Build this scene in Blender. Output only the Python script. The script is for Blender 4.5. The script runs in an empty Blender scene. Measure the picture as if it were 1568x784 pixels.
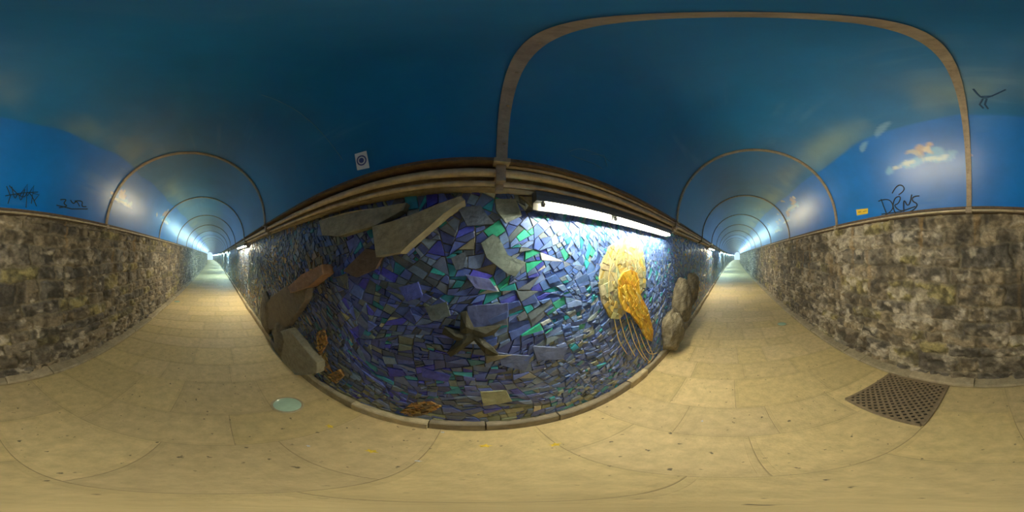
import bpy, math, random
import numpy as np
from mathutils import Vector
random.seed(7); RNG=np.random.default_rng(11)
H=1.6; YF=.93; YB=-1.66; A=.0006; CY=-.445; CZ=2.08; R=1.175; L=70
# ---------------------------------------------------------------- helpers
def bend(x,y): return y-A*x*x
def link(o,parent=None):
    bpy.context.scene.collection.objects.link(o)
    if parent: o.parent=parent
    return o
def empty(name):
    e=bpy.data.objects.new(name,None); e.empty_display_size=.1; return link(e)
def mesh(name,V,F,mat=None,cols=None,parent=None,smooth=False,mats=None,midx=None,dobend=True):
    V=[(v[0],bend(v[0],v[1]) if dobend else v[1],v[2]) for v in V]
    me=bpy.data.meshes.new(name); me.from_pydata(V,[],F); me.update()
    for m in (mats or ([mat] if mat else [])): me.materials.append(m)
    if midx is not None: me.polygons.foreach_set('material_index',midx)
    if cols is not None:
        c=np.ones((len(V),4),dtype=np.float32); c[:,:3]=np.asarray(cols,dtype=np.float32)
        at=me.color_attributes.new('Col','FLOAT_COLOR','POINT'); at.data.foreach_set('color',c.ravel())
    if smooth: me.polygons.foreach_set('use_smooth',[True]*len(me.polygons))
    return link(bpy.data.objects.new(name,me),parent)
_T=RNG.random((64,256,256))
def vn(x,y,s=0):
    T=_T[s%64]; xi=np.floor(x).astype(int); yi=np.floor(y).astype(int); fx=x-xi; fy=y-yi
    fx=fx*fx*(3-2*fx); fy=fy*fy*(3-2*fy); a=xi&255;b=(xi+1)&255;c=yi&255;d=(yi+1)&255
    return (T[a,c]*(1-fx)+T[b,c]*fx)*(1-fy)+(T[a,d]*(1-fx)+T[b,d]*fx)*fy
def fbm(x,y,s=0,o=4):
    r=0;am=.5;t=0
    for i in range(o):
        r=r+am*vn(x*2**i+i*17.3,y*2**i+i*9.1,s+i); t+=am; am*=.5
    return r/t
def ss(a,b,x):
    t=np.clip((x-a)/(b-a),0,1); return t*t*(3-2*t)
def bearing(px,py):   # survey reading (pixel of photo at 1568 wide) -> direction from tripod
    u=px*1600/1568; v=py*1600/1568
    ph=math.radians((u-740)*.225); el=math.radians((400-v)*.225)
    return math.sin(ph)*math.cos(el),math.cos(ph)*math.cos(el),math.sin(el)
def on_wall(px,py,y=YF):
    d=bearing(px,py); t=y/d[1]; return (d[0]*t,H+d[2]*t)
def on_floor(px,py):
    d=bearing(px,py); t=-H/d[2]; return (d[0]*t,d[1]*t)
def on_vault(px,py,off=.0):
    d=bearing(px,py); r=R-off; cz=CZ-H
    a=d[1]**2+d[2]**2; b=d[1]*CY+d[2]*cz; c=CY**2+cz**2-r*r
    t=(b+math.sqrt(b*b-a*c))/a
    return (d[0]*t,d[1]*t,H+d[2]*t)
# ---------------------------------------------------------------- materials
def newmat(name):
    m=bpy.data.materials.new(name); m.use_nodes=True; return m,m.node_tree.nodes,m.node_tree.links,m.node_tree.nodes['Principled BSDF']
def surf(name,col=None,rough=.6,metal=0,var=.3,vscale=8,bump=.3,bscale=40,coat=0,dist=.01,stain=None,crough=.25):
    m,N,K,P=newmat(name); P.inputs['Roughness'].default_value=rough; P.inputs['Metallic'].default_value=metal
    if coat: P.inputs['Coat Weight'].default_value=coat; P.inputs['Coat Roughness'].default_value=crough
    tc=N.new('ShaderNodeTexCoord')
    n=N.new('ShaderNodeTexNoise'); n.inputs['Scale'].default_value=vscale; n.inputs['Detail'].default_value=8; n.inputs['Roughness'].default_value=.7
    K.new(tc.outputs['Object'],n.inputs['Vector'])
    mr=N.new('ShaderNodeMapRange'); mr.inputs['From Min'].default_value=.3; mr.inputs['From Max'].default_value=.7
    mr.inputs['To Min'].default_value=1-var; mr.inputs['To Max'].default_value=1+var; K.new(n.outputs['Fac'],mr.inputs['Value'])
    mix=N.new('ShaderNodeVectorMath'); mix.operation='SCALE'
    if col is None:
        at=N.new('ShaderNodeAttribute'); at.attribute_name='Col'; K.new(at.outputs['Color'],mix.inputs[0])
    else: mix.inputs[0].default_value=col[:3]
    K.new(mr.outputs[0],mix.inputs['Scale']); out=mix.outputs[0]
    if stain:
        n3=N.new('ShaderNodeTexNoise'); n3.inputs['Scale'].default_value=stain[1]; n3.inputs['Detail'].default_value=3
        K.new(tc.outputs['Object'],n3.inputs['Vector'])
        r3=N.new('ShaderNodeMapRange'); r3.inputs['From Min'].default_value=stain[2]; r3.inputs['From Max'].default_value=stain[2]+.05; K.new(n3.outputs['Fac'],r3.inputs['Value'])
        mx=N.new('ShaderNodeMix'); mx.data_type='RGBA'; K.new(r3.outputs[0],mx.inputs[0]); K.new(out,mx.inputs[6]); mx.inputs[7].default_value=(*stain[0],1); out=mx.outputs[2]
    K.new(out,P.inputs['Base Color'])
    if bump:
        n2=N.new('ShaderNodeTexNoise'); n2.inputs['Scale'].default_value=bscale; n2.inputs['Detail'].default_value=5; K.new(tc.outputs['Object'],n2.inputs['Vector'])
        bp=N.new('ShaderNodeBump'); bp.inputs['Strength'].default_value=bump; bp.inputs['Distance'].default_value=dist
        K.new(n2.outputs['Fac'],bp.inputs['Height']); K.new(bp.outputs[0],P.inputs['Normal'])
    return m
def emis(name,col,s):
    m,N,K,P=newmat(name); P.inputs['Base Color'].default_value=(.9,.9,.9,1)
    P.inputs['Emission Color'].default_value=(*col,1); P.inputs['Emission Strength'].default_value=s; return m
M_floor=surf('paving_stone',None,.62,var=.22,vscale=12,bump=.5,bscale=60,dist=.006,stain=((.13,.10,.05),21,.675))
M_joint=surf('joint_sand',(.34,.26,.13),.9,var=.3)
M_curb=surf('curb_stone',None,.8,var=.35,vscale=12,bump=.5)
M_wall=surf('rubble_masonry',None,.75,var=.45,vscale=28,bump=.8,bscale=70,dist=.012)
M_ceil=surf('painted_vault_sheet',None,.36,var=.10,vscale=3,bump=.12,bscale=5,dist=.01,coat=.4,crough=.28)
M_tile=surf('mosaic_tile',None,.38,var=.34,vscale=26,bump=.35,bscale=60,dist=.006)
M_grout=surf('mosaic_grout',None,.9,var=.4,vscale=20,bump=.6)
M_slate=surf('slate_slab',None,.6,var=.38,vscale=16,bump=.7,bscale=30)
M_metal=surf('weathered_metal',(.46,.37,.24),.5,.25,var=.35,vscale=14,bump=.2)
M_rib=surf('weathered_rib_steel',(.30,.225,.15),.5,.25,var=.35,vscale=14,bump=.2)
M_rust=surf('rusty_flange',(.10,.065,.04),.7,.2,var=.5,vscale=30)
M_beam=surf('cornice_concrete',(.32,.26,.17),.85,var=.45,vscale=12,bump=.5)
M_dark=surf('pit_shade',(.03,.026,.02),.7,.3)  # near-black tone for the shade beneath the grate bars
M_grate=surf('grate_iron',(.27,.20,.12),.55,.3,var=.4,vscale=30)
M_house=surf('fixture_housing',(.10,.10,.095),.5,.2,var=.1,bump=0)
M_glass=surf('frosted_green_glass',(.46,.70,.52),.25,var=.12,bump=0,coat=.5)
M_ink=surf('black_spray_paint',(.004,.005,.008),.6,var=.1,bump=0)
M_blueink=surf('blue_print',(.05,.07,.25),.5,var=.1,bump=0)
M_white=surf('sticker_paper',(.72,.74,.78),.5,var=.05,bump=0)
M_yel=surf('yellow_plastic',(.75,.5,.03),.4,var=.1,bump=0)
M_leaf=surf('dry_leaf',(.85,.60,.03),.6,var=.3,vscale=60,bump=.2)
M_rock=surf('boulder_rock',(.17,.145,.095),.85,var=.6,vscale=7,bump=1.0,bscale=18,dist=.03)
M_gold=surf('gold_smalti',(.80,.58,.20),.4,var=.2,bump=0)
M_tubeW=emis('tube_glow',(1,.90,.60),285)
M_tubeN=emis('tube_glow_warm',(1,.87,.54),460)
M_tubeC=emis('tube_glow_cool',(.55,.93,1),850)
# ---------------------------------------------------------------- sampled axis
def axis(step,near,cap):
    xs=[0.0]
    while xs[-1]<L:
        x=xs[-1]; xs.append(x+min(cap,step*max(1,(x/near)**2)))
    xs=np.array(xs); return np.concatenate([-xs[:0:-1],xs])
def gridfaces(n,m,flip=False):
    i=np.arange(n-1)[:,None]*m+np.arange(m-1)[None,:]; i=i.ravel()
    q=np.stack([i,i+1,i+m+1,i+m],1)
    if flip: q=q[:,::-1]
    return q.tolist()
def sweep(name,prof,mat,x0=-L,x1=L,step=1.0,parent=None,smooth=False,cols=None,closed=True):
    n=max(2,int((x1-x0)/step)+1); V=[];F=[];m=len(prof)
    for i in range(n):
        x=x0+(x1-x0)*i/(n-1)
        for y,z in prof: V.append((x,y,z))
    for i in range(n-1):
        for j in range(m if closed else m-1):
            k=(j+1)%m; F.append((i*m+j,i*m+k,(i+1)*m+k,(i+1)*m+j))
    if closed: F.append(tuple(range(m))[::-1]); F.append(tuple((n-1)*m+j for j in range(m)))
    return mesh(name,V,F,mat,parent=parent,smooth=smooth,cols=cols)
def circ(y,z,r,n=12): return [(y+r*math.cos(a*2*math.pi/n),z+r*math.sin(a*2*math.pi/n)) for a in range(n)]
def rect(y0,y1,z0,z1): return [(y0,z0),(y1,z0),(y1,z1),(y0,z1)]
# ---------------------------------------------------------------- ceiling vault with painted mural
xs=axis(.018,3,.18); th=np.radians(np.linspace(0,180,180))   # 0 = stone side (-y)
X,TH=np.meshgrid(xs,th,indexing='ij'); S=TH*R
Yv=CY-R*np.cos(TH); Zv=CZ+R*np.sin(TH)
wob=fbm(X*.7+50,TH*1.5+5,3)-.5
b=ss(np.radians(50.7),np.radians(52.3),TH+wob*.25)      # 0 below the sea line, 1 above
deep=np.array([.000,.155,.64]); teal=np.array([.0015,.145,.40]); haze=np.array([.15,.27,.33]); navy=np.array([.001,.110,.31])
f=fbm(X*1.2,S*1.2,8)
C=deep*(1-b[...,None])+b[...,None]*(teal+(haze-teal)*(np.exp(-((TH-np.radians(60))/.2)**2)*ss(.35,.7,f))[...,None])  # haze: greyish sheen of the tubes on the gloss, mixed into the paint colour
far=ss(math.radians(95),math.radians(150),TH)[...,None]; C=C*(1-far)+navy*far
C=C*(.85+.3*fbm(X*2.5,S*2.5,14))[...,None]
streak=ss(.62,.72,fbm(X*.9,S*9,22))*ss(.5,.7,fbm(X*1.5,S*1.5,26)); C=C*(1-.12*streak[...,None])+.12*streak[...,None]*np.array([.2,.4,.55])
def paint(px,py,lx,ls,col,ang=0,noise=.5,seed=1,st=1.0):
    global C
    p=on_vault(px,py); s0=R*math.atan2(p[2]-CZ,CY-p[1])
    dx=X-p[0]; ds=S-s0; c,s=math.cos(ang),math.sin(ang)
    a=(dx*c+ds*s)/lx; bb=(-dx*s+ds*c)/ls; bb=bb+.5*a*a
    d=a*a+bb*bb+noise*4*(fbm(X*9+seed*7,S*9,seed)-.5)
    m=(st*(1-ss(.35,1.1,d)))[...,None]; C=C*(1-m)+m*np.array(col)
def figure(px,py,k=1,seed=1):
    paint(px,py+6,.40*k,.085*k,(.12,.40,.75),0,.7,seed,.9)
    paint(px-2,py+9,.34*k,.035*k,(.62,.72,.74),0,.8,seed+1,.85)
    paint(px,py-4,.11*k,.09*k,(.55,.36,.24),0,1.0,seed+2,.85)
    paint(px+3,py-8,.06*k,.04*k,(.78,.64,.45),.5,.8,seed+3,.8)
    paint(px-14,py-2,.08*k,.03*k,(.75,.60,.28),.5,.8,seed+4,.6)
figure(1415,236,1.1,3); figure(188,300,.9,9); figure(1212,310,1.0,15); figure(1205,330,.8,19)
figure(255,330,1.1,23); figure(1190,345,1.1,28)
paint(1350,197,.16,.045,(.20,.40,.62),-.45,.5,33,.7); paint(1322,224,.12,.040,(.20,.42,.66),-.6,.5,35,.7)
paint(1486,236,.012,.02,(.8,.6,.4),0,.1,36,.8)
ceil=mesh('ceiling',np.stack([X,Yv,Zv],-1).reshape(-1,3).tolist(),gridfaces(len(xs),len(th)),M_ceil,C.reshape(-1,3),smooth=True)
# ---------------------------------------------------------------- stone wall (back)
xs=axis(.0125,3,.14); zs=np.arange(.03,2.10,.0135)
X,Z=np.meshgrid(xs,zs,indexing='ij')
Xw=X+.12*(fbm(X*2.6,Z*4,5)-.5)+.045*(fbm(X*14,Z*14,9)-.5); Zw=Z+.10*(fbm(X*2.2+9,Z*3,6)-.5)+.045*(fbm(X*13,Z*13,2)-.5)
zc=[-.1]
while zc[-1]<2.3: zc.append(zc[-1]+random.choice([.15,.19,.22,.26])*random.uniform(.92,1.08))
zc=np.array(zc); ci=np.clip(np.searchsorted(zc,Zw)-1,0,len(zc)-2)
D=np.minimum(Zw-zc[ci],zc[ci+1]-Zw); ID=np.zeros_like(X)
for c in range(len(zc)-1):
    xb=[-L-1.0]
    while xb[-1]<L+1: xb.append(xb[-1]+random.choice([.18,.27,.35,.43,.52])*random.uniform(.85,1.15))
    xb=np.array(xb); m=ci==c; xi=np.clip(np.searchsorted(xb,Xw[m])-1,0,len(xb)-2)
    zl=zc[c]; zh=zc[c+1]; rs=_T[7].ravel()[((c*613+xi)*3571)%65536]; sp=(rs<.14)&(zh-zl>.18); zm=zl+(zh-zl)*(.35+.3*rs/.14)
    dd=np.minimum(Xw[m]-xb[xi],xb[xi+1]-Xw[m]); dd=np.where(sp,np.minimum(dd,np.abs(Zw[m]-zm)),dd)
    D[m]=np.minimum(D[m],dd); ID[m]=c*613+xi+np.where(sp&(Zw[m]>zm),30011,0)
idr=_T[3].ravel()[(ID.astype(int)*7919)%65536]; idr2=_T[4].ravel()[(ID.astype(int)*104729)%65536]
rough=fbm(X*14,Z*14,30,5); big=fbm(X*3.2,Z*3.2,36,3)
stone=ss(.002,.026,D+.02*(rough-.5))
zone=np.exp(-((X-1.6)/1.2)**2)
white=ss(.53,.60,fbm(X*8,Z*11,40,5)*.6+big*.4+.090*zone-.032-.035*(X<-.3))
Hh=stone*(.018+.038*idr)+.07*(rough-.5)*(.4+.6*stone)+.02*(big-.5)
pal=np.array([(.125,.097,.065),(.155,.120,.078),(.085,.073,.060),(.19,.148,.095),(.20,.165,.07),(.135,.112,.085)])
bc=pal[(idr2**1.1*5.99).astype(int)]*(.40+1.2*ss(.3,.7,rough))[...,None]
mort=np.array([.23,.19,.13])*(.5+.8*rough)[...,None]
C=mort*(1-stone[...,None])+bc*stone[...,None]
w=(white*(.5+.5*ss(.35,.6,rough)))[...,None]*.8; C=C*(1-w)+w*np.array([.50,.43,.33])
blk=(ss(.55,.66,fbm(X*4+90,Z*4,44,5)))[...,None]*.65; C=C*(1-blk)+blk*np.array([.034,.029,.024])
drip=(ss(.62,.75,fbm(X*9,Z*.8,50))*ss(.7,2.0,Z))[...,None]*.45; C=C*(1-drip)+drip*np.array([.34,.19,.05])
Yw=YB+Hh-.02
mesh('wall_back',np.stack([X,Yw,Z],-1).reshape(-1,3).tolist(),gridfaces(len(xs),len(zs)),M_wall,C.reshape(-1,3),smooth=True)
# ---------------------------------------------------------------- floor
sweep('floor',[(YB-.1,-.004),(YF+.1,-.004),(YF+.1,-.06),(YB-.1,-.06)],M_joint,step=1.)
V=[];F=[];C=[]
def prism(V,F,C,pts,z0,z1,ins,col):   # pts 2-D (x,y) CCW ; raised panel with a tooled margin
    n=len(pts); cx=sum(p[0] for p in pts)/n; cy=sum(p[1] for p in pts)/n; o=len(V)
    dk=tuple(q*.93 for q in col)
    for k,(g,z,cc) in enumerate(((0,z0,dk),(0,z1-ins*.4,dk),(ins,z1,dk),(.024,z1,dk),(.026,z1-.0008,dk),(.028,z1,col))):
        for p in pts:
            sx=1 if p[0]<cx else -1; sy=1 if p[1]<cy else -1
            V.append((p[0]+sx*g,p[1]+sy*g,z)); C.append(cc)
    for a in range(0,5*n,n):
        for j in range(n): k=(j+1)%n; F.append((o+a+j,o+a+k,o+a+n+k,o+a+n+j))
    F.append(tuple(o+5*n+j for j in range(n)))
x=-L
while x<L:
    w=random.choice([.30,.38,.46,.52])*random.uniform(.95,1.05); y=-1.52; g=.0018
    while y<.86:
        l=random.choice([.42,.55,.68,.80])*random.uniform(.9,1.1)
        y2=min(y+l,.87)
        if .87-y2<.2: y2=.87
        t=random.uniform(.86,1.05); b_=(.66*t,.50*t,.225*t*random.uniform(.94,1.08))
        prism(V,F,C,[(x+g,y+g),(x+w-g,y+g),(x+w-g,y2-g),(x+g,y2-g)],-.02,random.uniform(-.0006,.0006),.0025,b_)
        y=y2
    x+=w
mesh('floor_paving_slabs',V,F,M_floor,C)
# ---------------------------------------------------------------- curbs
def curb(name,y0,y1,h0,h1,seed,cols):
    random.seed(seed); V=[];F=[];C=[]; x=-L
    while x<L:
        w=random.uniform(.3,.75); g=.004; dy=random.uniform(-.012,.012); dz=random.uniform(-.012,.008)
        P=[(y0+dy,-.02),(y1,-.02),(y1,h1+dz),(y0+dy+(.01 if y1>y0 else -.01),h0+dz),(y0+dy,h0+dz-.012)]
        o=len(V); c=random.choice(cols)
        for xx in (x+g,x+w-g):
            for p in P: V.append((xx,*p))
        n=len(P)
        for j in range(n): k=(j+1)%n; F.append((o+j,o+k,o+n+k,o+n+j))
        F.append(tuple(o+j for j in range(n))); F.append(tuple(o+n+j for j in range(n))[::-1]); C+= [c]*(2*n); x+=w
    mesh(name,V,F,M_curb,C)
curb('baseboard_front',.862,.99,.115,.115,3,[(.46,.37,.22),(.34,.29,.18),(.52,.43,.26),(.24,.20,.14)])
curb('baseboard_back',-1.53,-1.72,.035,.075,4,[(.36,.29,.18),(.40,.32,.20),(.32,.26,.16)])
# ---------------------------------------------------------------- mosaic wall (front)
xg=axis(.05,4,.3); zg=np.linspace(-.02,2.1,46); X,Z=np.meshgrid(xg,zg,indexing='ij')
g=fbm(X*3,Z*3,12); lit=ss(-.6,.8,X)[...,None]  # lit: lamplight put into the grout colour, dark left and paler right
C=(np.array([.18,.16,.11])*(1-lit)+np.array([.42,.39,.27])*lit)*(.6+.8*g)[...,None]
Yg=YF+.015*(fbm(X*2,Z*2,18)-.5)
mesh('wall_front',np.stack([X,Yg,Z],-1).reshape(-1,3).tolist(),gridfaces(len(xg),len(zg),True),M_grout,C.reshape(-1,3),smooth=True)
def area(P): return .5*abs(sum(P[i][0]*P[(i+1)%len(P)][1]-P[(i+1)%len(P)][0]*P[i][1] for i in range(len(P))))
def clip(P,n,d):
    out=[]
    for i in range(len(P)):
        a=P[i];b=P[(i+1)%len(P)]; da=a[0]*n[0]+a[1]*n[1]-d; db=b[0]*n[0]+b[1]*n[1]-d
        if da<=0: out.append(a)
        if da*db<0: t=da/(da-db); out.append((a[0]+(b[0]-a[0])*t,a[1]+(b[1]-a[1])*t))
    return out
def shatter(P,size,flow,jit=.2,asp=1.5):
    st=[P];out=[]
    while st:
        p=st.pop()
        if len(p)<3: continue
        a=area(p); cx=sum(q[0] for q in p)/len(p); cz=sum(q[1] for q in p)/len(p)
        if a<5e-5: continue
        if a<size(cx,cz)*random.choice([.25,.5,1,1.3,2.0]): out.append(p); continue
        an=flow(cx,cz) if a<.3 else 0; d=(math.cos(an),math.sin(an)); n=(-d[1],d[0])
        e1=[q[0]*d[0]+q[1]*d[1] for q in p]; e2=[q[0]*n[0]+q[1]*n[1] for q in p]
        l1=(max(e1)-min(e1))/asp; l2=max(e2)-min(e2)
        an2=(an if l1>l2 else an+math.pi/2)+random.gauss(0,jit); v=(math.cos(an2),math.sin(an2))
        e=[q[0]*v[0]+q[1]*v[1] for q in p]; t=min(e)+(max(e)-min(e))*random.uniform(.34,.66)
        st.append(clip(p,v,t)); st.append(clip(p,(-v[0],-v[1]),-t))
    return out
def add_tiles(polys,colf,V,F,C,y0,gap=.0035,warp=True,hmin=.006,hmax=.02,bev=.003,tilt=.04):
    for p in polys:
        n=len(p); cx=sum(q[0] for q in p)/n; cz=sum(q[1] for q in p)/n
        ar=sum(p[i][0]*p[(i+1)%n][1]-p[(i+1)%n][0]*p[i][1] for i in range(n))
        if ar<0: p=p[::-1]
        col=colf(cx,cz)
        if col is None: continue
        h=random.uniform(hmin,hmax); tx=random.gauss(0,tilt); tz=random.gauss(0,tilt); o=len(V)
        for k,(hh,g) in enumerate(((-.012,gap),(h-.002,gap),(h,gap+bev))):
            for q in p:
                d=math.hypot(q[0]-cx,q[1]-cz)+1e-6; s=max(.3,1-g*1.3/d)
                x=cx+(q[0]-cx)*s; z=cz+(q[1]-cz)*s
                yy=y0-hh-(tx*(x-cx)+tz*(z-cz) if k else 0)
                if warp:
                    wx=.07*math.sin(z*4+1+x*1.3)+.03*math.sin(z*9-x*5); wz=.05*math.sin(x*3.3+.5)+.025*math.sin(x*8+z*4); e=min(1,max(0,(z-.1)*5),max(0,(2.02-z)*5)); x+=wx; z+=wz*e
                V.append((x,yy,z))
        for a in (0,n):
            for j in range(n): k=(j+1)%n; F.append((o+a+j,o+a+k,o+a+n+k,o+a+n+j)[::-1])
        F.append(tuple(o+2*n+j for j in range(n))); C.extend([col]*(3*n))
def flow(x,z):
    if abs(x)>2.2: return .2*math.sin(x*2+z*3)
    an=math.atan2(z-1.95,x+.05)+math.pi/2
    an=(an+math.pi/2)%math.pi-math.pi/2
    return an*.75+.15*math.sin(7*x+4*z)
def size(x,z):
    if x<-7 or x>7: return .03
    if x>3 or x<-3.2: return .009
    if x>.45: return .0028
    if x<-.9: return .0032
    return .0042
P6=lambda L_:random.choices([c for c,w in L_],[w for c,w in L_])[0]
def jcol(c,v=.32):
    k=random.uniform(1-v,1+v); return tuple(max(0,q*k*random.uniform(.92,1.08)) for q in c)
def colf(x,z):
    if x<-1.0 and x>-4 and math.sin(x*5.1+2)*math.sin(z*6.3+x)>.62 and random.random()<.6:
        return jcol(P6([((.26,.15,.06),2),((.20,.145,.07),2),((.38,.25,.08),1)]))
    if x>2.6:
        c=P6([((.07,.13,.34),4),((.12,.17,.30),3),((.04,.25,.32),1),((.24,.22,.14),1.6),((.45,.28,.06),.4)])
    elif z<.26 and random.random()<.6 and x<.9:
        c=P6([((.24,.27,.18),4),((.34,.34,.19),2),((.16,.19,.16),3),((.12,.17,.30),2)])
    elif x>.40:
        lit=z>1.0  # upper tiles take a paler palette, tube light coloured in
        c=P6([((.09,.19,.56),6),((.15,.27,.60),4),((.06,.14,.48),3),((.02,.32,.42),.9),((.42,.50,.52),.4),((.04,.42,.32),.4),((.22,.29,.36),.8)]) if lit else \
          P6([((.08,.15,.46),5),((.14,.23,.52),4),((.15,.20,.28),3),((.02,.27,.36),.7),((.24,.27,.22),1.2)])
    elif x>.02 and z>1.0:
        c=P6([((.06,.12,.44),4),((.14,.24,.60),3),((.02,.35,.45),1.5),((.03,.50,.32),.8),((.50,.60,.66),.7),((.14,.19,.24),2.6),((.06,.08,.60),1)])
    elif x>-.95:
        c=P6([((.050,.080,.30),5),((.07,.12,.44),4),((.05,.06,.55),1.2),((.075,.105,.155),3),((.13,.20,.36),2.8),((.02,.20,.30),.8),((.03,.34,.42),.5),((.14,.18,.165),1.2),((.30,.28,.18),.25)])
    elif x>-1.6:
        c=P6([((.05,.07,.13),5),((.045,.09,.26),4),((.085,.105,.11),3),((.03,.16,.22),.7),((.20,.16,.09),.5)])
    else:
        c=P6([((.11,.14,.19),5),((.08,.12,.27),3),((.17,.17,.14),3),((.50,.28,.06),.4),((.30,.22,.1),.8),((.05,.2,.27),.5)])
    return jcol(c)
V=[];F=[];C=[]
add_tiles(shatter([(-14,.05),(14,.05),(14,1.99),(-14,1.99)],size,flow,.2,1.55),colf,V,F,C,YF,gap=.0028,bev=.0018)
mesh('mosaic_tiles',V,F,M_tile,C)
V=[];F=[];C=[]
for a,b_ in ((-L,-14),(14,L)):
    add_tiles(shatter([(a,.05),(b_,.05),(b_,1.99),(a,1.99)],lambda x,z:.25,lambda x,z:0,.1,1),lambda x,z:jcol(P6([((.1,.14,.2),2),((.2,.2,.16),2),((.4,.3,.1),.4)])),V,F,C,YF,gap=.004)
mesh('mosaic_tiles.001',V,F,M_tile,C)
# jellyfish
jf=empty('jellyfish_mosaic')
bell=[on_wall(*p) for p in [(955,362),(972,366),(982,385),(986,415),(985,440),(975,455),(960,470),(945,488),(932,487),(920,465),(914,435),(917,405),(930,378)]][::-1]
V=[];F=[];C=[]
bc_=(sum(p[0] for p in bell)/len(bell),sum(p[1] for p in bell)/len(bell))
add_tiles(shatter(bell,lambda x,z:.0036,lambda x,z:math.atan2(z-bc_[1],x-bc_[0])+math.pi/2,.2,1.5),lambda x,z:jcol(P6([((.48,.42,.18),4),((.42,.40,.21),3),((.52,.48,.29),3),((.50,.35,.08),1.4),((.32,.39,.25),1)]),.16),V,F,C,YF-.018,gap=.0011,warp=False,bev=.0014,hmin=.008,hmax=.013,tilt=.03)
mesh('bell',V,F,M_tile,C,parent=jf)
body=[on_wall(*p) for p in [(942,428),(950,416),(960,412),(972,418),(974,435),(975,450),(982,462),(988,475),(996,505),(994,522),(986,518),(975,498),(962,480),(950,474),(943,455)]][::-1]
V=[];F=[];C=[]
add_tiles(shatter(body,lambda x,z:.0024,lambda x,z:-.9,.2,2.4),lambda x,z:jcol(P6([((.74,.40,.02),4),((.76,.48,.05),3),((.62,.28,.02),1.6),((.70,.54,.18),.6)]),.14),V,F,C,YF-.032,gap=.0009,warp=False,bev=.0014,hmin=.008,hmax=.012,tilt=.03)
mesh('body',V,F,M_tile,C,parent=jf)
def strokes(name,lines,proj,rad,mat,parent=None):
    cu=bpy.data.curves.new(name,'CURVE'); cu.dimensions='3D'; cu.bevel_depth=rad; cu.bevel_resolution=1; cu.resolution_u=4
    for l in lines:
        P=[proj(*q) for q in l]; sp=cu.splines.new('NURBS' if len(P)>3 else 'POLY'); sp.points.add(len(P)-1)
        for i,p in enumerate(P): sp.points[i].co=(p[0],bend(p[0],p[1]),p[2],1)
        if len(P)>3: sp.use_endpoint_u=True; sp.order_u=3
    cu.materials.append(mat); return link(bpy.data.objects.new(name,cu),parent)
pw=lambda px,py:(lambda w:(w[0],YF-.024,w[1]))(on_wall(px,py,YF-.024))
strokes('tentacles',[[(948,484),(952,500),(958,520),(972,545)],[(957,478),(964,500),(972,530),(988,552)],[(980,512),(986,530),(996,545),(1006,540)],[(940,488),(944,505),(948,525),(960,542)],[(990,520),(996,535),(1002,548),(992,556)],[(966,490),(976,515),(982,540),(996,556)]],pw,.0045,M_gold,jf)
pj=lambda px,py:(lambda w:(w[0],YF-.031,w[1]))(on_wall(px,py,YF-.031))
strokes('bell_ribs',[[(955,366),(935,400),(930,440),(936,480)],[(955,366),(962,390),(960,412)],[(955,366),(945,395),(944,425)],[(974,375),(975,395),(972,418)]],pj,.0025,M_gold,jf)
# slate slabs fixed proud of the wall
def slab(name,P,off,col,th=None):
    y=YF-off; W=[on_wall(px,py,y) for px,py in P]; ar=sum(W[i][0]*W[(i+1)%len(W)][1]-W[(i+1)%len(W)][0]*W[i][1] for i in range(len(W)))
    if ar<0: W=W[::-1]
    n=len(W); cx=sum(w[0] for w in W)/n; cz=sum(w[1] for w in W)/n; V=[];F=[]
    for hh,s in ((YF+.01,1),(y+.006,1),(y,.975)):
        for w in W: V.append((cx+(w[0]-cx)*s,hh+(.0 if s==1 and hh>YF else .06*off*math.sin(w[0]*9)),cz+(w[1]-cz)*s))
    for a in (0,n):
        for j in range(n): k=(j+1)%n; F.append((a+j,a+k,a+n+k,a+n+j)[::-1])
    F.append(tuple(2*n+j for j in range(n)))
    mesh(name,V,F,M_slate,[col]*len(V))
for P,off,c in [
 ([(568,347),(600,338),(640,325),(680,309),(706,300),(712,306),(680,328),(655,350),(630,371),(612,388),(592,390),(574,394)],.12,(.30,.27,.17)),
 ([(487,338),(530,325),(580,317),(622,310),(616,322),(575,345),(520,362),(492,360)],.08,(.24,.225,.15)),
 ([(736,372),(755,358),(765,365),(778,390),(806,402),(790,424),(775,418),(745,395)],.028,(.17,.23,.22)),
 ([(715,468),(778,464),(780,485),(755,497),(716,505)],.020,(.06,.09,.27)),
 ([(440,440),(462,420),(492,405),(495,420),(470,440),(445,449)],.13,(.29,.15,.08)),
 ([(398,478),(415,455),(440,436),(470,442),(468,458),(440,500),(412,505)],.09,(.12,.09,.06)),
 ([(425,508),(442,503),(462,528),(485,556),(484,572),(462,575),(437,572),(430,545)],.11,(.28,.26,.18)),
 ([(758,304),(790,304),(800,330),(775,342),(760,322)],.03,(.20,.24,.21)),
 ([(700,318),(736,314),(756,343),(715,346)],.03,(.08,.11,.17)),
 ([(796,300),(832,302),(845,322),(822,322)],.03,(.24,.24,.19)),
 ([(735,600),(775,598),(785,615),(740,622)],.02,(.34,.35,.20)),
 ([(645,562),(690,575),(686,585),(646,577)],.02,(.05,.07,.50)),
 ([(762,540),(815,545),(805,568),(768,560)],.02,(.10,.15,.34)),
 ([(610,440),(640,432),(648,455),(622,462)],.02,(.05,.08,.42)),
 ([(712,420),(750,428),(762,446),(728,442)],.022,(.13,.17,.50)),
 ([(690,395),(712,385),(718,408),(698,414)],.02,(.07,.10,.16)),
 ([(650,470),(684,462),(690,484),(660,492)],.02,(.09,.13,.15)),
 ([(815,530),(870,532),(862,550),(822,552)],.02,(.12,.17,.36)),
 ([(525,415),(560,380),(590,385),(575,412),(545,425)],.04,(.10,.065,.045))]:
    slab('slate_slab',P,off,c)
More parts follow.
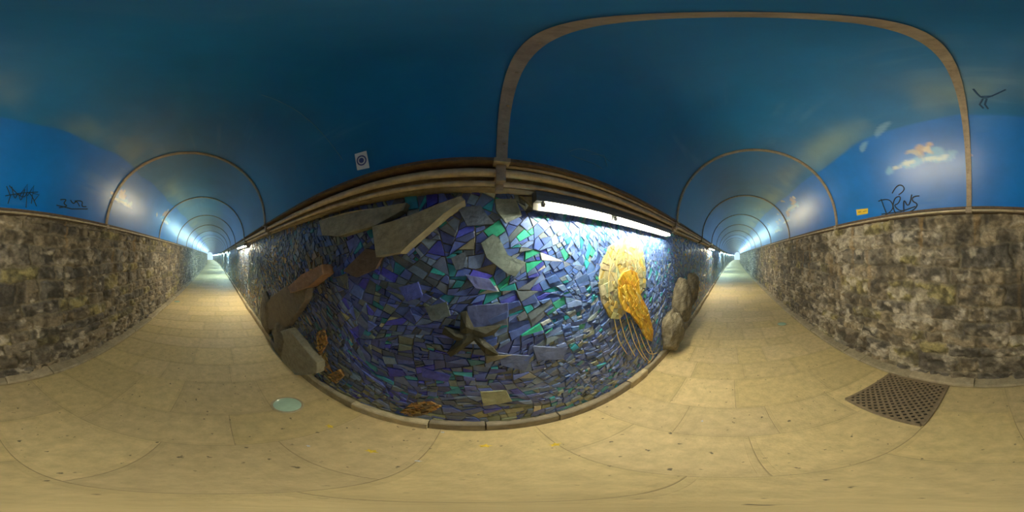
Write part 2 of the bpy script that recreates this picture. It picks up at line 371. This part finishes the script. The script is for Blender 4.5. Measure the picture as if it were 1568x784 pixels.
# dark slate starfish: five tapering arms from one hub
sf=empty('starfish_mosaic')
for k,P in enumerate(([(710,510),(724,504),(732,518),(690,548),(684,542)],[(706,508),(722,522),(706,526),(676,512),(680,502)],[(704,510),(716,516),(728,508),(714,478),(705,480)],[(720,504),(729,520),(756,514),(768,500)],[(716,510),(730,514),(756,534),(764,545),(744,544)])):
    W=[on_wall(px,py,YF-.045) for px,py in P]; n=len(W); ar=sum(W[i][0]*W[(i+1)%n][1]-W[(i+1)%n][0]*W[i][1] for i in range(n))
    if ar<0: W=W[::-1]
    cx=sum(w[0] for w in W)/n; cz=sum(w[1] for w in W)/n
    V=[(w[0],YF+.01,w[1]) for w in W]+[(w[0],YF-.036,w[1]) for w in W]+[(cx,YF-.055,cz)]
    F=[(j,n+j,n+(j+1)%n,(j+1)%n) for j in range(n)]+[(n+j,2*n,n+(j+1)%n) for j in range(n)]
    mesh('arm_%d'%(k+1),V,F,M_slate,[(.028,.030,.020)]*len(V),parent=sf)
for k,P in enumerate(([(612,631),(630,617),(660,615),(676,622),(655,634),(630,638)],[(485,508),(497,503),(502,525),(490,545),(485,530)],[(500,575),(520,565),(528,575),(515,588)])):
    V=[];F=[];C=[]
    add_tiles(shatter([on_wall(px,py,YF-.02) for px,py in P],lambda x,z:.0009,lambda x,z:.6,.3,2),lambda x,z:jcol(P6([((.32,.15,.04),3),((.42,.25,.06),2),((.14,.09,.05),3)])),V,F,C,YF-.014,gap=.0016,warp=False,bev=.0012)
    mesh('leaf_mosaic',V,F,M_tile,C)
# boulders
def boulder(x,y,z,sx,sy,sz,seed):
    import bmesh
    bm=bmesh.new(); bmesh.ops.create_icosphere(bm,subdivisions=5,radius=1); r=np.random.default_rng(seed)
    pl=[(Vector(r.normal(size=3)).normalized(),r.uniform(.74,.92)) for _ in range(12)]
    for v in bm.verts:
        c=v.co.copy()
        for n,d in pl:
            k=c.dot(n)
            if k>d: c-=n*(k-d)*.85
        s=1+.16*(fbm(np.array([c.x*2.5+c.z*2+seed]),np.array([c.y*3+c.z*2.5]),seed,5)[0]-.5)*2
        v.co=(x+c.x*s*sx,y+c.y*s*sy,z+c.z*s*sz)
    for f_ in bm.faces: f_.smooth=True
    me=bpy.data.meshes.new('boulder'); bm.to_mesh(me); bm.free(); me.materials.append(M_rock); link(bpy.data.objects.new('boulder',me))
boulder(2.80,.84,.74,.36,.18,.50,3); boulder(2.26,.83,.38,.30,.17,.40,5); boulder(3.7,.86,.85,.35,.15,.42,8)
boulder(-2.1,.88,.30,.30,.10,.34,12); boulder(-2.9,.90,.5,.4,.1,.4,15)
# ---------------------------------------------------------------- cornice, pipes
sweep('trim_1',rect(.835,1.0,1.975,2.085),M_beam,step=.7)
sweep('trim_2',rect(.715,1.0,2.078,2.098),M_rust,step=.7)
sweep('trim_3',[(-1.58,2.075),(-1.58,2.10),(-1.75,2.10),(-1.75,2.04),(-1.605,2.04),(-1.605,2.075)],M_rust,step=.7)
sweep('conduit_pipe',circ(.772,2.035,.024),M_metal,step=.7,smooth=True)
sweep('conduit_pipe',circ(.806,1.985,.016),M_metal,step=.7,smooth=True)
sweep('conduit_pipe',circ(.752,2.068,.010),M_metal,x0=.15,step=.7,smooth=True)
sweep('conduit_pipe',circ(-1.585,2.058,.013),M_metal,step=.7,smooth=True)
# ---------------------------------------------------------------- arch ribs
def rib(x0,x1,name='arch_rib',w=.05,t=.018):
    V=[];F=[];n=64
    for i in range(n+1):
        a=math.pi*i/n; x=x0+(x1-x0)*(i/n)
        for dx,rr in ((-w/2,R+.006),(w/2,R+.006),(w/2,R-t),(-w/2,R-t)):
            V.append((x+dx,CY-rr*math.cos(a),CZ+rr*math.sin(a)))
    for i in range(n):
        for j in range(4): k=(j+1)%4; F.append((i*4+j,i*4+k,i*4+4+k,i*4+4+j))
    def box(x,y,z,a,b,c):
        o=len(V)
        for sx in (-1,1):
            for sy in (-1,1):
                for sz in (-1,1): V.append((x+sx*a,y+sy*b,z+sz*c))
        for f in ((0,1,3,2),(4,6,7,5),(0,4,5,1),(2,3,7,6),(0,2,6,4),(1,5,7,3)): F.append(tuple(o+q for q in f))
    for i in range(2,n-1,5):
        a=math.pi*i/n; x=x0+(x1-x0)*i/n; rr=R-t-.003
        box(x+.008,CY-rr*math.cos(a),CZ+rr*math.sin(a),.006,.006,.006)
    box(x1,.765,2.02,.022,.036,.05); box(x1,.80,1.965,.018,.026,.03); box(x1,.725,2.075,.036,.03,.012)
    box(x0,-1.60,2.06,.03,.03,.03)
    mesh(name,V,F,M_rib)
rib(.165,.125); rib(2.09,2.16); rib(-1.98,-2.42)
for k in range(1,32): rib(2.12+2.1*k,2.12+2.1*k); rib(-2.25-2.1*k,-2.25-2.1*k)
# ---------------------------------------------------------------- fluorescent fixtures
def fixture(x0,x1,mat,split=.5):
    e=empty('fluorescent_light_fixture'); xm=x0+(x1-x0)*split
    sweep('housing',[(.785,1.902),(.785,1.935),(.795,1.965),(.85,1.965),(.855,1.935),(.850,1.862),(.844,1.862),(.835,1.902)],M_house,x0-.05,x1+.05,.4,e)  # back lip extended downward to keep tube light off the upper mosaic
    for i,(a,b_) in enumerate(((x0,xm-.03),(xm+.03,x1))):
        sweep('tube_%d'%(i+1),circ(.802,1.886,.010,10),mat,a,b_,.5,e,True)
        for q in (a-.012,b_-.004): sweep('cap_%d'%i,circ(.802,1.886,.014,10),M_house,q,q+.016,.1,e)
        sweep('holder_%d'%i,rect(.792,.812,1.88,1.91),M_house,a-.015,a,.1,e); sweep('holder_b%d'%i,rect(.792,.812,1.88,1.91),M_house,b_,b_+.015,.1,e)
fixture(.37,2.06,M_tubeW,.33)
fixture(6.4,8.0,M_tubeN); fixture(-6.3,-4.7,M_tubeN)
x=13
while x<L: 
    fixture(x,x+1.6,M_tubeC); fixture(-x-.6,-x+1,M_tubeC); x+=6
# ---------------------------------------------------------------- floor drain grate
g0=empty('drain_grate'); gx0,gx1,gy0,gy1=.36,1.0,-1.51,-.865
mesh('pit_shade_sheet',[(gx0,gy0,.004),(gx1,gy0,.004),(gx1,gy1,.004),(gx0,gy1,.004)],[(0,1,2,3)],M_dark,parent=g0)  # flat dark sheet on the paving, stands in for shade under the bars
V=[];F=[]
def bar(p,q,w,z0,z1):
    dx,dy=q[0]-p[0],q[1]-p[1]; l=math.hypot(dx,dy)
    if l<.01: return
    nx,ny=-dy/l*w/2,dx/l*w/2; o=len(V)
    for z in (z0,z1):
        for a,b_ in ((p[0]+nx,p[1]+ny),(p[0]-nx,p[1]-ny),(q[0]-nx,q[1]-ny),(q[0]+nx,q[1]+ny)): V.append((a,b_,z))
    for f in ((0,3,2,1),(4,5,6,7),(0,1,5,4),(1,2,6,5),(2,3,7,6),(3,0,4,7)): F.append(tuple(o+k for k in f))
for p,q in (((gx0,gy0),(gx1,gy0)),((gx1,gy0),(gx1,gy1)),((gx1,gy1),(gx0,gy1)),((gx0,gy1),(gx0,gy0))): bar(p,q,.028,.002,.016)
def cl(c,s):
    pts=[]
    for X_ in (gx0,gx1):
        Y_=gy0+(X_-gx0)*s+c
        if gy0<=Y_<=gy1: pts.append((X_,Y_))
    for Y_ in (gy0,gy1):
        X_=gx0+(Y_-gy0-c)/s
        if gx0<X_<gx1: pts.append((X_,Y_))
    return pts[:2] if len(pts)>=2 else None
for k in range(-14,30):
    for s in (1,-1):
        q=cl(k*.062,s)
        if q: bar(q[0],q[1],.018,.003,.012+.001*s)
mesh('lattice',V,F,M_grate,parent=g0)
# ---------------------------------------------------------------- recessed floor lights
M_curbring=surf('lamp_rim',(.46,.38,.22),.5,.3,var=.2,bump=0)
def uplight(x,y,r=.128):
    e=empty('recessed_floor_light'); n=40; V=[];F=[]
    pr=[(r,.0),(r-.004,.007),(r*.86,.010),(r*.84,.004)]
    for i in range(n):
        a=2*math.pi*i/n
        for q,z in pr: V.append((x+q*math.cos(a),y+q*math.sin(a),z))
    m=len(pr)
    for i in range(n):
        for j in range(m-1): F.append((i*m+j,((i+1)%n)*m+j,((i+1)%n)*m+j+1,i*m+j+1))
    mesh('rim',V,F,M_curbring,parent=e,smooth=True)
    V=[(x,y,.013)];F=[]
    for k,(q,z) in enumerate(((.45,.012),(.8,.009),(.86,.004))):
        for i in range(n): a=2*math.pi*i/n; V.append((x+q*r*math.cos(a),y+q*r*math.sin(a),z))
    for i in range(n):
        j=(i+1)%n; F.append((0,1+i,1+j))
        for k in (0,1): F.append((1+k*n+i,1+(k+1)*n+i,1+(k+1)*n+j,1+k*n+j))
    mesh('glass_lens',V,F,M_glass,parent=e,smooth=True)
uplight(-1.125,.513); uplight(3.42,-1.13,.11); uplight(-5.4,-1.35,.11)
# ---------------------------------------------------------------- leaves
for i,(px,py) in enumerate([(569,691),(505,653),(850,681),(743,683),(683,651),(472,683),(1075,645),(640,706)]):
    x,y=on_floor(px,py); s=.02 if i<4 else .009; a=i*1.3; V=[];n=10
    if y>.84: y=.835
    for k in range(n):
        t=2*math.pi*k/n; rr=s*(1+.35*math.cos(5*t)); V.append((x+rr*math.cos(t+a)*1.3,y+rr*math.sin(t+a)*.8,.004+.003*math.sin(2*t)))
    V.append((x,y,.008)); mesh('fallen_leaf' if i<4 else 'paper_scrap',V,[(k,(k+1)%n,n) for k in range(n)],M_leaf if i<4 else M_white)
# ---------------------------------------------------------------- sticker, label, graffiti
st=empty('round_emblem_sticker')
Q=[on_vault(px,py,.004) for px,py in ((543,236),(561,231),(566,257),(547,261))]
mesh('paper',Q,[(0,1,2,3)],M_white,parent=st)
V=[];F=[];c=[sum(q[i] for q in Q)/4 for i in range(3)]; ux=[(Q[1][i]-Q[0][i])*.5 for i in range(3)]; uy=[(Q[3][i]-Q[0][i])*.5 for i in range(3)]
cc=[c[i]+( -.003*(c[i]-(c[0],CY,CZ)[i])/R) for i in range(3)]
for r0,r1 in ((.84,.62),(.42,.0)):
    o=len(V)
    for i in range(24):
        a=2*math.pi*i/24
        for r_ in (r0,r1): V.append(tuple(cc[k]+ux[k]*r_*math.cos(a)+uy[k]*.72*r_*math.sin(a) for k in range(3)))
    for i in range(24): j=(i+1)%24; F.append((o+2*i,o+2*j,o+2*j+1,o+2*i+1))
mesh('emblem',V,F,M_blueink,parent=st)
lb=empty('warning_label')
Q=[on_vault(px,py,.004) for px,py in ((1311,321),(1329,319),(1329,327),(1312,330))]
mesh('plate',Q,[(0,1,2,3)],M_yel,parent=lb)
pv=lambda px,py:on_vault(px,py,.002)
strokes('text',[[(1314,325),(1319,324)],[(1321,324),(1327,323)]],lambda a,b_:on_vault(a,b_,.005),.004,M_ink,lb)
G=[[(1349,305),(1353,316),(1358,329)],[(1345,308),(1358,303),(1368,312),(1366,324),(1354,330)],[(1372,328),(1366,318),(1370,302),(1380,300),(1376,312),(1368,314),(1378,324),(1384,322)],
   [(1384,325),(1382,300),(1392,322),(1396,298)],[(1408,300),(1398,300),(1396,308),(1406,312),(1400,322),(1386,327)],[(1366,296),(1372,284),(1382,283),(1386,292),(1376,298)],[(1350,328),(1380,324),(1402,316)]]
strokes('graffiti_tag',G,pv,.007,M_ink)
G=[[(10,285),(16,300),(12,312)],[(18,286),(22,310),(28,292),(32,314),(38,290)],[(30,300),(42,282),(40,318)],[(42,300),(52,284),(48,312)],[(50,296),(60,298),(52,308)],[(8,300),(30,296),(58,294)],[(14,284),(36,310),(44,286),(56,316)]]
strokes('graffiti_tag',G,pv,.005,M_ink)
G=[[(92,306),(104,304),(96,312),(106,316),(90,318)],[(108,306),(112,314),(118,306),(122,316)],[(114,308),(128,306),(124,318),(132,316)],[(86,314),(110,320),(134,320)]]
strokes('graffiti_tag',G,pv,.0075,M_ink)
G=[[(1490,136),(1498,147),(1508,151),(1524,145),(1540,137)],[(1505,151),(1500,160),(1506,166)],[(1511,151),(1508,160),(1513,167)],[(1500,148),(1520,147)]]
M_fade=surf('faded_blue_paint',(.004,.05,.14),.6,var=.1,bump=0)
strokes('graffiti_tag',G,pv,.007,M_fade)
G=[[(872,232),(885,226),(905,232),(925,240),(938,250)],[(875,238),(895,246),(915,252),(922,258)],[(905,236),(925,238),(930,256)]]
M_scr=surf('scratched_paint',(.12,.22,.3),.6,var=.1,bump=0); strokes('paint_scratches',G,pv,.0015,M_scr)
strokes('paint_scratches',[[(400,145),(440,160),(480,190),(510,225),(525,245)]],pv,.002,M_scr)
# ---------------------------------------------------------------- world & camera
w=bpy.data.worlds.new('World'); bpy.context.scene.world=w; w.use_nodes=True
w.node_tree.nodes['Background'].inputs[0].default_value=(.55,.8,1,1); w.node_tree.nodes['Background'].inputs[1].default_value=1.0
cam=bpy.data.cameras.new('camera'); co=link(bpy.data.objects.new('camera',cam)); co.location=(0,0,H); co.rotation_euler=(math.pi/2,0,-math.radians(13.5))
cam.type='PANO'
try: cam.cycles.panorama_type='EQUIRECTANGULAR'
except Exception: cam.panorama_type='EQUIRECTANGULAR'
cam.clip_start=.01; cam.clip_end=500
bpy.context.scene.camera=co
vs=bpy.context.scene.view_settings; vs.view_transform='Standard'; vs.gamma=1.18; vs.exposure=0.22
